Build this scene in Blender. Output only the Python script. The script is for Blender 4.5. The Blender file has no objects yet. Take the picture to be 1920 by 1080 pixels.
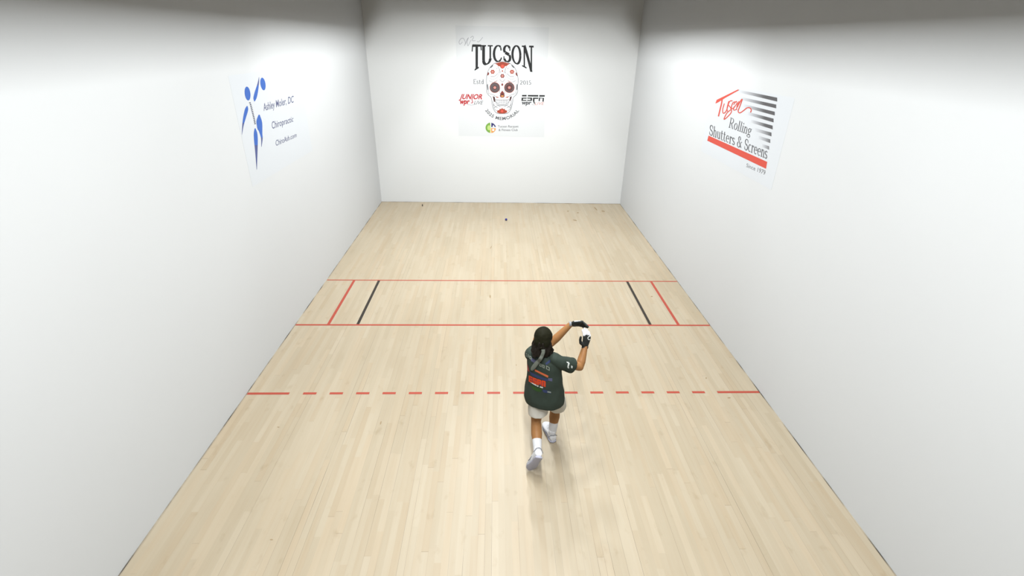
import bpy, bmesh, math, random
from mathutils import Vector, Matrix, Quaternion
from mathutils.bvhtree import BVHTree
random.seed(7)
C = bpy.context.scene.collection
R = math.radians

# ------------------------------------------------------------------ camera, world, lights, exposure
COURT_W, COURT_L, COURT_H = 6.096, 12.192, 6.10
HW = COURT_W / 2
CAM = Vector((-0.1436, -0.1261, 3.7562))
ROT = (R(63.2929), R(-1.03265), R(-1.57478))
FPX = 929.69
cam = bpy.data.cameras.new('camera'); camo = bpy.data.objects.new('camera', cam); C.objects.link(camo)
camo.location = CAM; camo.rotation_euler = ROT
cam.sensor_width = 36.0; cam.lens = FPX / 1920 * 36; cam.clip_start = 0.05; cam.clip_end = 100
sc = bpy.context.scene; sc.camera = camo
sc.view_settings.view_transform = 'Standard'; sc.view_settings.look = 'None'
sc.view_settings.gamma = 1.0; sc.view_settings.use_curve_mapping = False
sc.view_settings.exposure = -0.32
w = bpy.data.worlds.new('world'); sc.world = w; w.use_nodes = True
w.node_tree.nodes['Background'].inputs[0].default_value = (0.9, 0.95, 1, 1)
w.node_tree.nodes['Background'].inputs[1].default_value = 0.0

def area_light(name, loc, sx, sy, power, spread, col=(1, 1, 1), rot=(0, 0, 0)):
    l = bpy.data.lights.new(name, 'AREA'); l.shape = 'RECTANGLE'; l.size = sx; l.size_y = sy
    l.energy = power; l.spread = R(spread); l.color = col
    o = bpy.data.objects.new(name, l); o.location = loc; o.rotation_euler = rot; C.objects.link(o)
    return o
# unseen lamps light the court from above; added shades darken the upper walls
LIGHT_COL = (0.95, 0.985, 1.0)
LAMP_P = 230
LAMP_Z = COURT_H - 0.04; LAMP_HALF = 0.42
# (x, y, power, tilt towards the front wall, spread, shade drop at the sides, shade drop towards the front wall, length)
LAMPS = [(0.0, y_, p_, 0, 180, 0.325, 0.325, l_) for y_, p_, l_ in ((-0.2, 420, 0.9), (1.2, 250, 1.0), (2.65, 200, 1.0), (4.1, 235, 1.0), (5.5, 290, 0.9), (7.75, 310, 0.7), (9.45, 320, 0.2))]
LAMPS += [(-1.1, 6.7, 250, 60, 150, 0.50, 0.17, 0.11), (1.1, 6.7, 250, 60, 150, 0.50, 0.17, 0.11), (0.0, 8.65, 115, 55, 150, 0.325, 0.24, 0.11)]  # added unseen washers, tilted to brighten the front wall
for x_, y_, p_, tilt_, spread_, ds_, df_, l_ in LAMPS:
    area_light('unseen_lamp', (x_, y_, LAMP_Z - 0.01), 0.11, l_, p_, spread_, LIGHT_COL, (R(tilt_), 0, 0))

# ------------------------------------------------------------------ pixel -> surface measurement helpers
MR = camo.rotation_euler.to_matrix()
def ray(u, v): return MR @ Vector(((u - 960) / FPX, -(v - 540) / FPX, -1.0))
def at(u, v, ax, val):
    d = ray(u, v); return CAM + d * ((val - CAM[ax]) / d[ax])

# ------------------------------------------------------------------ materials
def srgb(r, g, b):
    f = lambda c: (c / 255 / 12.92) if c / 255 <= 0.04045 else ((c / 255 + 0.055) / 1.055) ** 2.4
    return (f(r), f(g), f(b), 1)
ALB = 0.5   # all pigments sit lower and the exposure sits higher, as in an over-exposed video frame
def mat(name, col, rough=0.6, spec=0.3, bump=None, var=None, sheen=0):
    col = tuple(c * ALB for c in col[:3]) + (1,); spec *= ALB
    m = bpy.data.materials.new(name); m.use_nodes = True
    nt = m.node_tree; b = nt.nodes['Principled BSDF']
    b.inputs['Base Color'].default_value = col; b.inputs['Roughness'].default_value = rough
    b.inputs['Specular IOR Level'].default_value = spec
    if sheen: b.inputs['Sheen Weight'].default_value = sheen
    if var or bump:
        tc = nt.nodes.new('ShaderNodeTexCoord'); n = nt.nodes.new('ShaderNodeTexNoise')
        n.inputs['Scale'].default_value = (var or bump)[0]; n.inputs['Detail'].default_value = 4
        nt.links.new(tc.outputs['Object'], n.inputs['Vector'])
        if var:
            mx = nt.nodes.new('ShaderNodeMix'); mx.data_type = 'RGBA'
            mx.inputs[6].default_value = tuple(c * (1 - var[1]) for c in col[:3]) + (1,)
            mx.inputs[7].default_value = tuple(min(1, c * (1 + var[1])) for c in col[:3]) + (1,)
            nt.links.new(n.outputs[0], mx.inputs[0]); nt.links.new(mx.outputs[2], b.inputs['Base Color'])
        if bump:
            bp = nt.nodes.new('ShaderNodeBump'); bp.inputs['Strength'].default_value = bump[1]
            bp.inputs['Distance'].default_value = 0.004
            nt.links.new(n.outputs[0], bp.inputs['Height']); nt.links.new(bp.outputs[0], b.inputs['Normal'])
    return m
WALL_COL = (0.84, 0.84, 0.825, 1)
M = {}
M['wall'] = mat('painted_wall', WALL_COL, 0.55, 0.25, var=(0.9, 0.012))
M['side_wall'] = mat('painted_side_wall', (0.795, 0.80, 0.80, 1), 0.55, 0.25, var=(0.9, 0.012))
M['ceiling'] = mat('ceiling_paint', (0.12, 0.12, 0.12, 1), 0.9, 0.1)
M['red_line'] = mat('red_line_paint', srgb(186, 84, 68), 0.45)
M['black_line'] = mat('black_line_paint', srgb(62, 56, 50), 0.45)
M['scuff'] = mat('scuff_brown', srgb(168, 145, 112), 0.6)
M['scuff_dark'] = mat('scuff_dark', srgb(72, 56, 50), 0.6)

def floor_material():
    """maple strips 57 mm wide, every row with its own board length and start, every board its own tone"""
    m = bpy.data.materials.new('maple_floor'); m.use_nodes = True
    nt = m.node_tree; N = nt.nodes; L = nt.links; b = N['Principled BSDF']
    tc = N.new('ShaderNodeTexCoord'); sp = N.new('ShaderNodeSeparateXYZ'); L.new(tc.outputs['Object'], sp.inputs[0])
    def inp(sock, v):
        if isinstance(v, (int, float)): sock.default_value = v
        else: L.new(v, sock)
    def math_(op, a, b_=0.0, clamp=False):
        x = N.new('ShaderNodeMath'); x.operation = op; x.use_clamp = clamp; inp(x.inputs[0], a); inp(x.inputs[1], b_); return x.outputs[0]
    def white(a, b_=0.0):
        c = N.new('ShaderNodeCombineXYZ'); inp(c.inputs[0], a); inp(c.inputs[1], b_)
        w_ = N.new('ShaderNodeTexWhiteNoise'); w_.noise_dimensions = '2D'; L.new(c.outputs[0], w_.inputs['Vector']); return w_.outputs['Value']
    def mix(a, c, fac, mode='MIX'):
        x = N.new('ShaderNodeMix'); x.data_type = 'RGBA'; x.blend_type = mode
        for s_, v in ((6, a), (7, c)):
            if isinstance(v, tuple): x.inputs[s_].default_value = v
            else: L.new(v, x.inputs[s_])
        inp(x.inputs[0], fac); return x.outputs[2]
    def noise(sx, sy, detail=3):
        mp = N.new('ShaderNodeMapping'); mp.inputs['Scale'].default_value = (sx, sy, 1); L.new(tc.outputs['Object'], mp.inputs[0])
        n = N.new('ShaderNodeTexNoise'); n.inputs['Scale'].default_value = 1; n.inputs['Detail'].default_value = detail
        L.new(mp.outputs[0], n.inputs['Vector']); return n.outputs[0]
    def ramp(src, lo, hi, a=0.0, c=1.0):
        r = N.new('ShaderNodeMapRange'); r.inputs[1].default_value = lo; r.inputs[2].default_value = hi
        r.inputs[3].default_value = a; r.inputs[4].default_value = c; L.new(src, r.inputs[0]); return r.outputs[0]
    xr = math_('DIVIDE', sp.outputs[0], 0.0572); row = math_('FLOOR', xr); fx = math_('FRACT', xr)
    ln = math_('MULTIPLY_ADD', white(row, 3.0), 0.9); ln.node.inputs[2].default_value = 0.55
    yr = math_('ADD', math_('DIVIDE', sp.outputs[1], ln), math_('MULTIPLY', white(row, 7.0), 37.0))
    brd = math_('FLOOR', yr); fy = math_('MULTIPLY', math_('FRACT', yr), ln)
    t1 = white(row, brd); t2 = white(brd, math_('ADD', row, 0.5))
    base = mix(FLOOR_A, FLOOR_B, t1)
    base = mix(base, mix(base, (1.0, 0.965, 0.93, 1), 1.0, 'MULTIPLY'), ramp(t2, 0.45, 1.0))
    base = mix(base, mix(base, (0.965, 0.94, 0.91, 1), 1.0, 'MULTIPLY'), ramp(noise(30, 1.6), 0.4, 0.75))
    base = mix(base, mix(base, (0.92, 0.91, 0.89, 1), 1.0, 'MULTIPLY'), ramp(noise(1.1, 0.6, 2), 0.45, 0.8))
    base = mix(base, mix(base, (0.86, 0.83, 0.78, 1), 1.0, 'MULTIPLY'), ramp(noise(9, 5, 4), 0.62, 0.8))
    seam = math_('LESS_THAN', fx, 0.05)
    strength = math_('MULTIPLY', ramp(white(row, 11.0), 0.45, 1.0, 0.05, 1.0), ramp(noise(14, 0.8, 2), 0.40, 0.60, 0.08, 0.95))
    base = mix(base, (0.22, 0.17, 0.12, 1), math_('MULTIPLY', seam, strength))
    end = math_('MULTIPLY', math_('LESS_THAN', fy, 0.006), ramp(t2, 0.7, 1.0, 0.0, 0.45))
    base = mix(base, (0.25, 0.19, 0.13, 1), end)
    base = mix(base, (ALB, ALB, ALB, 1), 1.0, 'MULTIPLY')
    L.new(base, b.inputs['Base Color'])
    b.inputs['Roughness'].default_value = 0.42; b.inputs['Specular IOR Level'].default_value = 0.2
    return m
FLOOR_A = (0.525, 0.440, 0.312, 1); FLOOR_B = (0.578, 0.492, 0.360, 1)
M['floor'] = floor_material()

def gap_material():
    m = mat('wall_gap', srgb(120, 115, 108), 0.8); nt = m.node_tree; b = nt.nodes['Principled BSDF']
    tc = nt.nodes.new('ShaderNodeTexCoord'); n = nt.nodes.new('ShaderNodeTexNoise'); n.inputs['Scale'].default_value = 2.3; n.inputs['Detail'].default_value = 5
    nt.links.new(tc.outputs['Object'], n.inputs['Vector'])
    r = nt.nodes.new('ShaderNodeValToRGB'); r.color_ramp.elements[0].position = 0.38; r.color_ramp.elements[1].position = 0.62
    r.color_ramp.elements[0].color = tuple(c * ALB for c in srgb(92, 86, 78)[:3]) + (1,); r.color_ramp.elements[1].color = tuple(c * ALB for c in srgb(196, 184, 162)[:3]) + (1,)
    nt.links.new(n.outputs[0], r.inputs[0]); nt.links.new(r.outputs[0], b.inputs['Base Color'])
    return m
M['gap'] = gap_material()

# ------------------------------------------------------------------ object helpers
def link(name, me, parent=None):
    o = bpy.data.objects.new(name, me); C.objects.link(o)
    if parent is not None: o.parent = parent
    return o
def tag(o, label=None, cat=None, group=None, kind=None):
    if label: o['label'] = label
    if cat: o['category'] = cat
    if group: o['group'] = group
    if kind: o['kind'] = kind
    return o
def mesh_obj(name, verts, faces, mats, parent=None, midx=None, smooth=False):
    me = bpy.data.meshes.new(name); me.from_pydata([tuple(v) for v in verts], [], faces)
    for m in (mats if isinstance(mats, (list, tuple)) else [mats]): me.materials.append(m)
    if midx: me.polygons.foreach_set('material_index', midx)
    if smooth: me.polygons.foreach_set('use_smooth', [True] * len(me.polygons))
    me.update()
    return link(name, me, parent)
def box(name, x0, x1, y0, y1, z0, z1, m, parent=None):
    v = [(x, y, z) for z in (z0, z1) for y in (y0, y1) for x in (x0, x1)]
    f = [(0, 2, 3, 1), (4, 5, 7, 6), (0, 1, 5, 4), (2, 6, 7, 3), (0, 4, 6, 2), (1, 3, 7, 5)]
    return mesh_obj(name, v, f, m, parent)
def structure(o, label=None):
    o['kind'] = 'structure'
    if label: o['label'] = label
    return o

# ------------------------------------------------------------------ the court shell
T = 0.15
floor = structure(box('floor', -HW, HW, -1.6, COURT_L, -0.1, 0, M['floor']), 'pale maple strip floor of the handball court with red and black court lines')
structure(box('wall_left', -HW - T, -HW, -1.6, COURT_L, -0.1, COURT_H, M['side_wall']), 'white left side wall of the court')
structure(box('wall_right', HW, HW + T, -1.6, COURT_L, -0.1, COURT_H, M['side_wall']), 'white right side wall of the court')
structure(box('wall_front', -HW - T, HW + T, COURT_L, COURT_L + T, -0.1, COURT_H, M['wall']), 'white front wall of the court')
structure(box('ceiling', -HW - T, HW + T, -1.75, COURT_L + T, COURT_H, COURT_H + T, M['ceiling']), 'court ceiling')
structure(box('wall_back', -HW, HW, -0.62, -0.5, 0, 3.2, M['wall']), 'low back wall below the viewing gallery')
structure(box('wall_gallery', -HW - T, HW + T, -1.75, -1.6, -0.1, COURT_H, M['wall']), 'rear wall behind the viewing gallery')
structure(box('trim_1', -HW, -HW + 0.011, -0.5, COURT_L, 0, 0.0015, M['gap']), 'dark gap along the foot of the left wall')
structure(box('trim_2', HW - 0.011, HW, -0.5, COURT_L, 0, 0.0015, M['gap']), 'dark gap along the foot of the right wall')
structure(box('trim_3', -HW + 0.011, HW - 0.011, COURT_L - 0.02, COURT_L, 0, 0.0015, M['gap']), 'dark gap along the foot of the front wall')

M['shade'] = mat('added_shade_black', (0.03, 0.03, 0.03, 1), 0.8, 0.1)
def shade(k, x, y, ds, df, ln, wing=0.0):
    h, t, z1 = LAMP_HALF, 0.01, COURT_H - 0.002; e = max(h, ln / 2 + .18)
    V, F_ = [], []
    def bx(x0, x1, y0, y1, z0):
        i = len(V); V.extend((a, b, c) for c in (z0, z1) for b in (y0, y1) for a in (x0, x1))
        F_.extend([tuple(i + k for k in q) for q in ((0, 2, 3, 1), (4, 5, 7, 6), (0, 1, 5, 4), (2, 6, 7, 3), (0, 4, 6, 2), (1, 3, 7, 5))])
    bx(x - h, x - h + t, y - e, y + e + wing, LAMP_Z - ds); bx(x + h - t, x + h, y - e, y + e + wing, LAMP_Z - ds)
    bx(x - h + t, x + h - t, y - e, y - e + t, LAMP_Z - ds); bx(x - h + t, x + h - t, y + e - t, y + e, LAMP_Z - df)
    return mesh_obj('trim_%d' % (4 + k), V, F_, M['shade'])  # added shade plates, shaped to keep lamp light off the upper walls
for k_, (x_, y_, p_, tilt_, spread_, ds_, df_, l_) in enumerate(LAMPS):
    structure(shade(k_, x_, y_, ds_, df_, l_, 1.0 if tilt_ else 0.0), 'unseen black shade added at the ceiling to cut off lamp light')

# court lines: thin painted strips, parts of the floor
def strip(name, rects, m, label):
    v, f = [], []
    for x0, x1, y0, y1 in rects:
        i = len(v)
        v += [(x0, y0, 0.0012), (x1, y0, 0.0012), (x1, y1, 0.0012), (x0, y1, 0.0012)]; f.append((i, i + 1, i + 2, i + 3))
    o = mesh_obj(name, v, f, m, floor); o['label'] = label; return o
LWD = 0.038
strip('service_line', [(-HW + .012, HW - .012, 7.60, 7.60 + .030)], M['red_line'], 'thin red service line nearest the front wall')
strip('short_line', [(-HW + .012, HW - .012, 6.105, 6.105 + LWD)], M['red_line'], 'red short line just beyond the player')
for s, n in ((-1, 'left'), (1, 'right')):
    x = s * 2.572
    strip('service_box_line', [(x - .021, x + .021, 6.143, 7.60)], M['red_line'], 'red service box line near the %s wall' % n)
    x = s * 2.15
    strip('drive_service_line', [(x - .021, x + .021, 6.143, 7.60)], M['black_line'], 'black drive serve line near the %s wall' % n)
rects = [(-HW + .012, -2.553, 4.55, 4.55 + LWD), (2.525, HW - .012, 4.55, 4.55 + LWD)]
for k in range(16):
    xc = -2.317 + k * 0.3075
    rects.append((xc - .077, xc + .077, 4.55, 4.55 + LWD))
strip('receiving_line', rects, M['red_line'], 'dashed red receiving line crossing behind the player')

def blotch(name, pts, m, label=None):
    v = [(x, y, 0.0011) for x, y in pts]
    o = mesh_obj(name, v, [tuple(range(len(v)))], m, floor)
    if label: o['label'] = label
def ell(u, v, ru, rv, rot=0, n=12):
    out = []
    for i in range(n):
        a = 2 * math.pi * i / n; dx, dy = ru * math.cos(a), rv * math.sin(a)
        p = at(u + dx * math.cos(rot) - dy * math.sin(rot), v + dx * math.sin(rot) + dy * math.cos(rot), 2, 0)
        out.append((p.x, p.y))
    return out
blotch('scuff_mark', ell(792, 385, 1.1, 2.3), M['scuff_dark'], 'dark spot near the front wall')
for u, v, a, b_, r in ((920.5, 464, .7, 3.0, .45), (1065, 396, 2.0, .9, 0), (1083.5, 399, 2, .9, 0), (1117, 391.5, 1.0, 4.5, -.75), (1131, 396, 3.5, 1.1, .15),
                       (1078, 413, 4, 1, .2), (1324, 709, 1.2, 1.6, 0), (1367, 746, 3, 1.2, 0), (1066, 381.6, 8, .8, 0), (1111, 381.8, 9, .7, 0),
                       (1520, 770, 1, 1, 0), (522, 801, 2.2, .9, 0), (509, 1012, 3, 1.1, 0), (714, 793, 1.2, 3.5, .3), (968, 684.5, 1, 1, 0), (1222, 556, 2, 1, 0), (919, 556, 1.4, 3, 0)):
    blotch('scuff_mark', ell(u, v, a, b_, r), M['scuff'])

# ------------------------------------------------------------------ flat prints on the walls
class Flat:
    """collects polygons given in photograph pixels and lays them on one wall plane"""
    def __init__(s, ax, val, sign, sc_=1.0, ou=0, ov=0):
        s.ax, s.val, s.sign, s.sc, s.ou, s.ov = ax, val, sign, sc_, ou, ov
        s.v, s.f, s.mi, s.mats, s.cols = [], [], [], [], []
    def new(s):
        return Flat(s.ax, s.val, s.sign, s.sc, s.ou, s.ov)
    def P(s, p, layer):
        q = at(s.ou + p[0] / s.sc, s.ov + p[1] / s.sc, s.ax, s.val)
        q[s.ax] = s.val + s.sign * (0.0012 + 0.0006 * layer + 0.000012 * (len(s.f) % 40)); return q
    def m(s, mt):
        if mt not in s.mats: s.mats.append(mt)
        return s.mats.index(mt)
    def poly(s, pts, mt, layer=1, col=None):
        i = len(s.v); s.v += [s.P(p, layer) for p in pts]; s.f.append(tuple(range(i, i + len(pts)))); s.mi.append(s.m(mt))
        s.cols += (col if isinstance(col, list) else [col] * len(pts))
    def ribbon(s, pts, ws, mt, layer=1, cap=False, mt2=None, split=1.0):
        if not isinstance(ws, (list, tuple)): ws = [ws] * len(pts)
        n = len(pts); L_, R_ = [], []
        for i in range(n):
            a = pts[max(0, i - 1)]; b = pts[min(n - 1, i + 1)]
            dx, dy = b[0] - a[0], b[1] - a[1]; l = math.hypot(dx, dy) or 1
            nx, ny = -dy / l * ws[i] / 2, dx / l * ws[i] / 2
            L_.append((pts[i][0] + nx, pts[i][1] + ny)); R_.append((pts[i][0] - nx, pts[i][1] - ny))
        for i in range(n - 1):
            s.poly([L_[i], L_[i + 1], R_[i + 1], R_[i]], mt2 if (mt2 and i / (n - 1) >= split) else mt, layer)
        if cap: s.disc(pts[0][0], pts[0][1], ws[0] / 2, ws[0] / 2, mt, layer)
    def disc(s, cx, cy, rx, ry, mt, layer=1, rot=0, n=20, a0=0, a1=360, centre=False):
        pts = []
        full = abs(a1 - a0) >= 360
        for i in range(n if full else n + 1):
            a = R(a0 + (a1 - a0) * i / n); x, y = rx * math.cos(a), ry * math.sin(a)
            pts.append((cx + x * math.cos(rot) - y * math.sin(rot), cy + x * math.sin(rot) + y * math.cos(rot)))
        if not full: pts.append((cx, cy))
        s.poly(pts, mt, layer)
    def flower(s, cx, cy, r, mt, layer=1, k=6, sq=1.0, mt_c=None):
        pts = []
        for i in range(48):
            a = 2 * math.pi * i / 48; rr = r * (0.86 + 0.14 * math.cos(k * a)); pts.append((cx + rr * math.cos(a), cy + rr * sq * math.sin(a)))
        s.poly(pts, mt, layer)
        if mt_c: s.disc(cx, cy, r * .45, r * .45 * sq, mt_c, layer + 1)
    def build(s, name, parent=None, label=None):
        o = mesh_obj(name, s.v, s.f, s.mats, parent, s.mi)
        if any(c is not None for c in s.cols):
            at_ = o.data.color_attributes.new('print', 'FLOAT_COLOR', 'POINT')
            for i, c in enumerate(s.cols): at_.data[i].color = c or (1, 1, 1, 1)
        if label: o['label'] = label
        return o
def smooth_path(pts, k=6):
    out = []
    n = len(pts)
    for i in range(n - 1):
        p0, p1, p2, p3 = pts[max(0, i - 1)], pts[i], pts[i + 1], pts[min(n - 1, i + 2)]
        for j in range(k):
            t = j / k
            out.append(tuple(0.5 * ((2 * p1[d]) + (-p0[d] + p2[d]) * t + (2 * p0[d] - 5 * p1[d] + 4 * p2[d] - p3[d]) * t * t + (-p0[d] + 3 * p1[d] - 3 * p2[d] + p3[d]) * t ** 3) for d in range(len(p1))))
    out.append(tuple(pts[-1])); return out
def font_text(body, bold=0.0, shear=0.0, spacing=1.0):
    """built-in sans letters as polygons; x normalised 0..1 over the string, y in cap heights"""
    cu = bpy.data.curves.new('lettering', 'FONT'); cu.body = body; cu.size = 1; cu.offset = bold; cu.shear = shear
    cu.space_character = spacing; cu.resolution_u = 3
    o = bpy.data.objects.new('lettering', cu); C.objects.link(o)
    bpy.context.view_layer.update()
    me = o.evaluated_get(bpy.context.evaluated_depsgraph_get()).to_mesh()
    vs = [tuple(v.co) for v in me.vertices]; fs = [tuple(p.vertices) for p in me.polygons]
    o.evaluated_get(bpy.context.evaluated_depsgraph_get()).to_mesh_clear()
    bpy.data.objects.remove(o); bpy.data.curves.remove(cu)
    x0 = min(v[0] for v in vs); x1 = max(v[0] for v in vs)
    return [[((vs[i][0] - x0) / (x1 - x0), vs[i][1] / 0.73) for i in f] for f in fs]
def quad(BL, BR, TL, TR):
    def f(x, y):
        return tuple((1 - x) * (1 - y) * BL[d] + x * (1 - y) * BR[d] + (1 - x) * y * TL[d] + x * y * TR[d] for d in (0, 1))
    return f
def put(fl, polys, f, mt, layer=1):
    for p in polys: fl.poly([f(x, y) for x, y in p], mt, layer)

# --- a small serif alphabet drawn from strokes (cap height 1, x-height .66)
class G:
    def __init__(s, tk, tn, sf): s.tk, s.tn, s.sf, s.q = tk, tn, sf, []
    def rib(s, pts, ws):
        n = len(pts); L_, R_ = [], []
        for i in range(n):
            a = pts[max(0, i - 1)]; b = pts[min(n - 1, i + 1)]; dx, dy = b[0] - a[0], b[1] - a[1]; l = math.hypot(dx, dy) or 1
            nx, ny = -dy / l * ws[i] / 2, dx / l * ws[i] / 2
            L_.append((pts[i][0] + nx, pts[i][1] + ny)); R_.append((pts[i][0] - nx, pts[i][1] - ny))
        for i in range(n - 1): s.q.append([L_[i], L_[i + 1], R_[i + 1], R_[i]])
    def l(s, a, b, w=None, n=6):
        w = s.tk if w is None else w
        s.rib([(a[0] + (b[0] - a[0]) * i / n, a[1] + (b[1] - a[1]) * i / n) for i in range(n + 1)], [w] * (n + 1))
    def a(s, cx, cy, rx, ry, a0, a1, k=1.0, n=14):
        p, ws = [], []
        for i in range(n + 1):
            t = R(a0 + (a1 - a0) * i / n); p.append((cx + rx * math.cos(t), cy + ry * math.sin(t))); ws.append((s.tn + (s.tk - s.tn) * abs(math.cos(t))) * k)
        s.rib(p, ws)
    def s_(s, x, y, w=None):
        w = w or s.sf; d = s.tn * .9; yy = y - d / 2 if y > 0.3 else y + d / 2
        s.l((x - w / 2, yy), (x + w / 2, yy), d, 3)
def glyph(ch, tk=.11, tn=.05, sf=.26):
    g = G(tk, tn, sf); X = .66
    if ch == 'T': g.l((.3, 0), (.3, 1)); g.l((0, .975), (.6, .975), tn * 1.3); g.l((.015, .99), (-.015, .76), tn); g.l((.585, .99), (.615, .76), tn); g.s_(.3, 0); w_ = .62
    elif ch == 'U': g.l((.13, 1), (.13, .27)); g.a(.33, .27, .2, .25, 180, 360); g.l((.53, .27), (.53, 1), tn * 1.3); g.s_(.13, 1); g.s_(.53, 1); w_ = .68
    elif ch == 'C': g.a(.33, .5, .29, .48, 55, 305); g.l((.5, .88), (.53, .68), tn * 1.2); g.l((.5, .1), (.56, .25), tn * 1.2); w_ = .6
    elif ch == 'S': g.a(.25, .74, .19, .24, 25, 225); g.l((.13, .56), (.39, .44), tk * 1.1, 3); g.a(.26, .26, .2, .24, 45, -160); g.l((.44, .86), (.44, .68), tn); g.l((.05, .33), (.05, .12), tn); w_ = .52
    elif ch == 'O': g.a(.35, .5, .29, .48, 0, 360, n=28); w_ = .72
    elif ch == 'N': g.l((.12, 0), (.12, 1), tn * 1.3); g.l((.12, 1), (.58, 0)); g.l((.58, 0), (.58, 1), tn * 1.3); g.s_(.12, 0); g.s_(.06, 1, .2); g.s_(.58, 1); w_ = .7
    elif ch == 'R': g.l((.14, 0), (.14, 1)); g.a(.3, .74, .2, .24, 90, -90); g.l((.14, .98), (.3, .98), tn); g.l((.14, .5), (.3, .5), tn); g.l((.3, .5), (.56, .0), tk); g.s_(.14, 0); g.s_(.1, 1, .16); g.s_(.58, 0, .14); w_ = .64
    elif ch == 'E': g.l((.12, 0), (.12, 1)); g.l((.02, .975), (.5, .975), tn); g.l((.12, .51), (.4, .51), tn); g.l((.02, .025), (.52, .025), tn); g.l((.49, .99), (.49, .8), tn); g.l((.51, .0), (.53, .2), tn); w_ = .56
    elif ch == 'o': g.a(.24, X / 2, .18, X / 2 - .02, 0, 360, n=22); w_ = .48
    elif ch == 'l': g.l((.12, 0), (.12, 1)); g.s_(.12, 0); g.s_(.08, 1, .14); w_ = .24
    elif ch == 'i': g.l((.12, 0), (.12, X)); g.s_(.12, 0); g.s_(.08, X, .14); g.l((.12, .82), (.12, .94), tk * 1.1, 2); w_ = .24
    elif ch == 'n': g.l((.12, 0), (.12, X)); g.a(.26, .44, .14, .2, 180, 0); g.l((.4, .44), (.4, 0)); g.s_(.12, 0, .22); g.s_(.4, 0, .22); g.s_(.07, X, .12); w_ = .52
    elif ch == 'h': g.l((.12, 0), (.12, 1)); g.a(.26, .44, .14, .2, 180, 0); g.l((.4, .44), (.4, 0)); g.s_(.12, 0, .22); g.s_(.4, 0, .22); g.s_(.07, 1, .12); w_ = .52
    elif ch == 'g': g.a(.22, .45, .15, .19, 0, 360, n=20); g.l((.34, .6), (.46, .64), tn); g.l((.12, .28), (.12, .1), tn * 1.3, 3); g.l((.12, .08), (.36, .03), tk * .8, 3); g.a(.23, -.12, .19, .13, 0, 360, .8, n=20); w_ = .48
    elif ch == 'u': g.l((.11, X), (.11, .22)); g.a(.25, .22, .14, .2, 180, 360); g.l((.39, 0), (.39, X)); g.s_(.07, X, .12); g.s_(.35, X, .12); g.s_(.43, 0, .12); w_ = .52
    elif ch == 't': g.l((.13, .86), (.13, .16)); g.a(.24, .16, .11, .14, 180, 320); g.l((.01, X - .03), (.31, X - .03), tn); w_ = .36
    elif ch == 'e': g.a(.24, X / 2, .18, X / 2 - .02, 0, 310); g.l((.08, .36), (.42, .36), tn); w_ = .48
    elif ch == 'r': g.l((.12, 0), (.12, X)); g.a(.27, .45, .13, .18, 170, 50); g.s_(.12, 0, .24); g.s_(.07, X, .12); g.l((.34, .6), (.35, .5), tk * .8, 2); w_ = .38
    elif ch == 's': g.a(.18, .49, .13, .15, 20, 240); g.l((.1, .38), (.28, .28), tk, 3); g.a(.19, .17, .14, .15, 50, -160); w_ = .38
    elif ch == 'c': g.a(.23, X / 2, .17, X / 2 - .02, 50, 310); w_ = .42
    elif ch == 'd': g.a(.22, X / 2, .16, X / 2 - .02, 0, 360, n=20); g.l((.4, 0), (.4, 1)); g.s_(.34, 1, .14); g.s_(.45, 0, .12); w_ = .52
    elif ch == '&': g.a(.27, .77, .13, .2, -30, 250); g.l((.2, .6), (.6, .03), tk, 8); g.a(.24, .25, .19, .24, 120, 350); g.l((.42, .22), (.56, .55), tn); g.s_(.58, .56, .18); w_ = .7
    elif ch == '2': g.a(.25, .72, .19, .26, 170, -35); g.l((.42, .6), (.06, .05), tn * 1.6); g.l((.04, .04), (.47, .04), tk * .8); w_ = .54
    elif ch == '0': g.a(.26, .5, .2, .48, 0, 360, n=26); w_ = .54
    elif ch == '1': g.l((.2, 0), (.2, .98)); g.l((.2, .97), (.05, .85), tn); g.s_(.2, 0); w_ = .38
    elif ch == '5': g.l((.12, .98), (.42, .98), tk * .9); g.l((.12, .98), (.1, .56), tn); g.a(.23, .32, .2, .3, 125, -150); w_ = .52
    else: w_ = .3
    return g.q, w_
def serif_text(body, gap=.04, **k):
    polys, x = [], 0
    for ch in body:
        q, w_ = glyph(ch, **k)
        polys += [[(px + x, py) for px, py in p] for p in q]; x += w_ + gap
    x -= gap
    return [[(px / x, py) for px, py in p] for p in polys]

def ink(name, r, g, b): return mat(name, srgb(r, g, b), 0.55, 0.2)
K = {'black': ink('ink_black', 46, 46, 46), 'grey': ink('ink_grey', 122, 122, 124), 'lgrey': ink('ink_light_grey', 172, 174, 176),
     'red': ink('ink_red', 186, 58, 62), 'rust': ink('ink_rust', 166, 76, 58), 'dkred': ink('ink_dark_red', 132, 66, 60),
     'white': ink('ink_white', 246, 246, 246), 'brown': ink('ink_brown', 84, 62, 62), 'pink': ink('ink_pink', 205, 140, 130),
     'green': ink('ink_green', 128, 170, 80), 'lgreen': ink('ink_light_green', 190, 215, 130), 'navy': ink('ink_navy', 62, 62, 110),
     'orange': ink('ink_orange', 226, 160, 90), 'yellow': ink('ink_yellow', 222, 205, 120),
     'blue': ink('ink_blue', 74, 114, 196), 'blue2': ink('ink_purple_blue', 92, 100, 150), 'slate': ink('ink_slate', 105, 108, 140),
     'salmon': ink('ink_salmon', 222, 92, 78), 'dgrey': ink('ink_dark_grey', 100, 100, 102)}
M['film_front'] = mat('print_film_front', (0.77, 0.775, 0.775, 1), 0.5, 0.25)
M['film_side'] = mat('print_film_side', (0.775, 0.795, 0.82, 1), 0.5, 0.25)

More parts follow.
